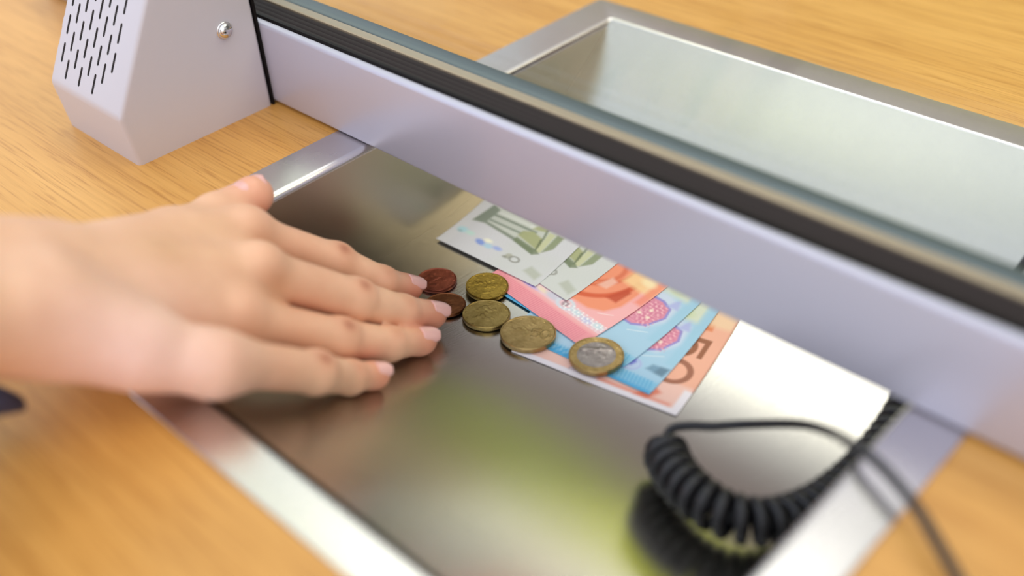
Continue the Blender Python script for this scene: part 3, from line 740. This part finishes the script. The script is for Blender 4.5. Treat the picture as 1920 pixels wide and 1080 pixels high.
for k in ('idx', 'mid', 'rng', 'pky'):
    f_ = smin(palm, finger(k, 0), 7.0 if k != 'pky' else 12.0)
    field = f_ if field is None else smin(field, f_, .9)
thb = smin(cap(J['thb'][0] - DN * 4, J['thb'][1], 13, 10.5), cap(J['thb'][1], J['thb'][2], 10.2, 9.0), 4)
thb = smin(thb, cap(J['thb'][2], J['thb'][3], 9.0, 7.8), 3)
thb = smin(thb, ball(J['thb'][3] + np.array([0, 2, 0]), 7.6), 3)
field = smin(field, smin(palm, thb, 7), 1.2)
# knuckles, tendons
for k, a in (('idx', .2), ('mid', 1.8), ('rng', .9)):
    field = smin(field, ball(J[k][0] + DN * (3.8 + a * .6), 6.4), 7)
# valleys between the knuckles and creases over the finger joints
gw = G
def dent(c, sig, depth):
    global field
    c = FRM @ c; q = (G - c.astype(np.float32)) / np.array(sig, np.float32); field = field + depth * np.exp(-(q * q).sum(-1))
for a_, b_ in (('idx', 'mid'), ('mid', 'rng'), ('rng', 'pky')):
    c = .5 * (J[a_][0] + J[b_][0]) + .16 * (J[a_][1] - J[a_][0]) + DN * 8
    dent(c, (9, 4.5, 6), 1.2)
for k in ('idx', 'mid', 'rng', 'pky'):
    d_ = (J[k][1] - J[k][0]) / np.linalg.norm(J[k][1] - J[k][0])
    for o_ in (-2.0, 0.0, 2.0): dent(J[k][1] + d_ * o_ + DN * (RAD[k][1] + 1.2), (.75, 4.6, 3.0), .7)
    d_ = (J[k][2] - J[k][1]) / np.linalg.norm(J[k][2] - J[k][1])
    for o_ in (-1.0, .8): dent(J[k][2] + d_ * o_ + DN * (RAD[k][2] + .6), (.7, 3.6, 2.4), .3)

def surface_nets(Fd):
    s = Fd < 0
    nx, ny, nz = Fd.shape
    cs = [(i, j, k) for i in (0, 1) for j in (0, 1) for k in (0, 1)]
    occ = sum(s[i:nx - 1 + i, j:ny - 1 + j, k:nz - 1 + k].astype(np.int8) for i, j, k in cs)
    act = (occ > 0) & (occ < 8); ids = -np.ones(act.shape, np.int64); I = np.argwhere(act); ids[act] = np.arange(len(I))
    acc = np.zeros((len(I), 3)); cnt = np.zeros(len(I))
    for a in cs:
        for ax in range(3):
            if a[ax]: continue
            b = list(a); b[ax] = 1
            va = Fd[I[:, 0] + a[0], I[:, 1] + a[1], I[:, 2] + a[2]]; vb = Fd[I[:, 0] + b[0], I[:, 1] + b[1], I[:, 2] + b[2]]
            m = (va < 0) != (vb < 0); t = np.where(m, va / np.where(m, va - vb, 1), 0)
            p = np.tile(np.array(a, float), (len(I), 1)); p[:, ax] += t
            acc[m] += p[m]; cnt[m] += 1
    Vt = I + acc / cnt[:, None]; faces = []
    for ax in range(3):
        o1, o2 = [(1, 2), (2, 0), (0, 1)][ax]
        sl0 = [slice(None)] * 3; sl1 = [slice(None)] * 3; sl0[ax] = slice(0, -1); sl1[ax] = slice(1, None)
        ch = s[tuple(sl0)] != s[tuple(sl1)]; E_ = np.argwhere(ch); E_ = E_[(E_[:, o1] > 0) & (E_[:, o2] > 0)]
        E_ = E_[(E_[:, o1] < Fd.shape[o1] - 1) & (E_[:, o2] < Fd.shape[o2] - 1)]
        u1 = np.zeros(3, int); u1[o1] = 1; u2 = np.zeros(3, int); u2[o2] = 1
        q = [E_, E_ - u1, E_ - u1 - u2, E_ - u2]
        fi = np.stack([ids[x[:, 0], x[:, 1], x[:, 2]] for x in q], 1)
        inside = s[E_[:, 0], E_[:, 1], E_[:, 2]]
        fi[~inside] = fi[~inside][:, ::-1]; faces.append(fi)
    return Vt, np.concatenate(faces)
field[0] = np.maximum(field[0], .5)
Vt, Ft = surface_nets(field.astype(np.float64))
Pl = lo + Vt * h_
Pw = (Pl @ FRM) * .001
me = bpy.data.meshes.new('person'); me.from_pydata(Pw.tolist(), [], Ft.tolist()); me.materials.append(M['skin'])
me.polygons.foreach_set('use_smooth', [True] * len(me.polygons)); me.update()
# skin colour: redder over knuckles and fingertips; light on the little-finger side painted in paler
pm = Pw * 1000
colr = np.tile(C(238, 190, 156), (len(pm), 1))
def tint(c, r, color, a):
    global colr
    w__ = (a * np.exp(-(((pm - c) / r) ** 2).sum(1)))[:, None]; colr = colr * (1 - w__) + C(*color) * w__
for k in ('idx', 'mid', 'rng', 'pky'):
    tint(J[k][3], 10, (228, 132, 106), .8); tint(J[k][1] + DN * 8, 5.5, (198, 124, 92), .6); tint(J[k][1] + DN * 8.5, 2.4, (158, 92, 64), .6)
    tint(J[k][2] + DN * 6, 4.5, (206, 130, 100), .55); tint(.5 * (J[k][0] + J[k][1]) - DN * 4, 11, (214, 140, 104), .6)
    tint(J[k][0] + DN * 10, 7, (240, 184, 154), .5)
for a_, b_ in (('idx', 'mid'), ('mid', 'rng'), ('rng', 'pky')):
    tint(.5 * (J[a_][0] + J[b_][0]) + .2 * (J[a_][1] - J[a_][0]) + DN * 6, 8, (208, 146, 102), .55)
tint(J['thb'][3], 12, (234, 142, 120), .6)
tint(.5 * (WU + J['pky'][0]) + np.array([8, -6, -2]), 34, (244, 206, 198), .8)
tint(.5 * (WR + J['mid'][0]) + DN * 12, 9, (206, 160, 118), .35)
ca = me.color_attributes.new('Col', 'FLOAT_COLOR', 'POINT')
ca.data.foreach_set('color', np.concatenate([colr, np.ones((len(pm), 1))], 1).astype(np.float32).ravel())
hand = bpy.data.objects.new('person', me); col.objects.link(hand)
sm = hand.modifiers.new('smooth', 'SMOOTH'); sm.factor = .5; sm.iterations = 4
tag(hand, "person's right hand and bare forearm reaching palm down into the steel tray", 'person')
# fingernails
def nail(k, tipoff, nrm, wd, ln, lift):
    a = J[k][2]; b = J[k][3]; d = (b - a) / np.linalg.norm(b - a)
    nrm = np.array(nrm, float); nrm = nrm - (nrm @ d) * d; nrm /= np.linalg.norm(nrm); sd = np.cross(nrm, d)
    r = RAD[k][3]; NU, NV = 15, 15; V = []; F = []
    for top in (1, 0):
        for j in range(NV):
            v = j / (NV - 1)
            for i in range(NU):
                u = 2 * i / (NU - 1) - 1
                prof_ = (1 - max(0, (v - .62) / .38) ** 2.2) ** .5 * (1 - .35 * max(0, (.25 - v) / .25) ** 2)
                ww = wd / 2 * u * max(prof_, .06)
                rr = r + .25
                y = (v - .5) * ln + tipoff
                dz = rr * math.cos(ww / rr * .95) + lift - .9 * v ** 2 - .35 * abs(u) ** 3 - (0 if top else .45)
                V.append((b + d * y + sd * rr * math.sin(ww / rr * .95) + nrm * dz) * .001)
    n = NU * NV
    for j in range(NV - 1):
        for i in range(NU - 1):
            q = (j * NU + i, j * NU + i + 1, (j + 1) * NU + i + 1, (j + 1) * NU + i); F.append(q); F.append(tuple(n + x for x in q[::-1]))
    bd = [j * NU for j in range(NV)] + [(NV - 1) * NU + i for i in range(1, NU)] + [j * NU + NU - 1 for j in range(NV - 2, -1, -1)] + [i for i in range(NU - 2, 0, -1)]
    for i in range(len(bd)): a_, b_ = bd[i], bd[(i + 1) % len(bd)]; F.append((a_, b_, n + b_, n + a_))
    o = link_mesh('fingernail', V, F, M['nail'], hand, smooth=True); return o
nail('idx', 0.6, DN, 9.0, 10.5, .35); nail('mid', 0.6, DN, 9.8, 11.0, .35)
nail('rng', 0.6, DN, 9.4, 10.5, .35); nail('pky', 0.4, DN, 8.0, 9.0, .35)
nail('thb', .6, (.10, -.16, .85), 13.0, 13.0, .4)
# sleeve
def ring_pts(c, d, upv, rw, rh, n=40, shear=0):
    d = d / np.linalg.norm(d); up = upv - (upv @ d) * d; up /= np.linalg.norm(up); s_ = np.cross(d, up); out = []
    for k in range(n):
        a = 2 * math.pi * k / n; w_ = 1 + .03 * math.sin(5 * a)
        out.append(c + s_ * rw * w_ * math.cos(a) + up * rh * w_ * math.sin(a) + d * shear * max(0, -math.sin(a)) ** 1.5)
    return out
A0 = .5 * (FR + FU); A1 = .5 * (ER + EU); dA = A0 - A1; up = np.array([0, 0, 1.]); V = []; F = []; n = 40
stations = [(-0.02, 31, 31, 45), (-0.15, 33, 32, 38), (-.5, 37, 33, 14), (-1.0, 39, 33, 5), (-1.8, 42, 36, 0), (-3.2, 46, 40, 0)]
for t, rw, rh, sh in stations: V += ring_pts(A0 + dA * t - np.array([0, 0, 6]), dA, up, rw, rh, n, sh)
for t, rw, rh, sh in stations[::-1]: V += ring_pts(A0 + dA * t - np.array([0, 0, 6]), dA, up, rw - 2, rh - 2, n, sh)
for i in range(2 * len(stations) - 1):
    for k in range(n): F.append((i * n + k, i * n + (k + 1) % n, (i + 1) * n + (k + 1) % n, (i + 1) * n + k))
i = 2 * len(stations) - 1
for k in range(n): F.append((i * n + k, i * n + (k + 1) % n, (k + 1) % n, k))
sl = link_mesh('sleeve', [np.array(v) * .001 for v in V], F, M['sleeve'], hand, smooth=True)
sl['label'] = 'dark blue sleeve'
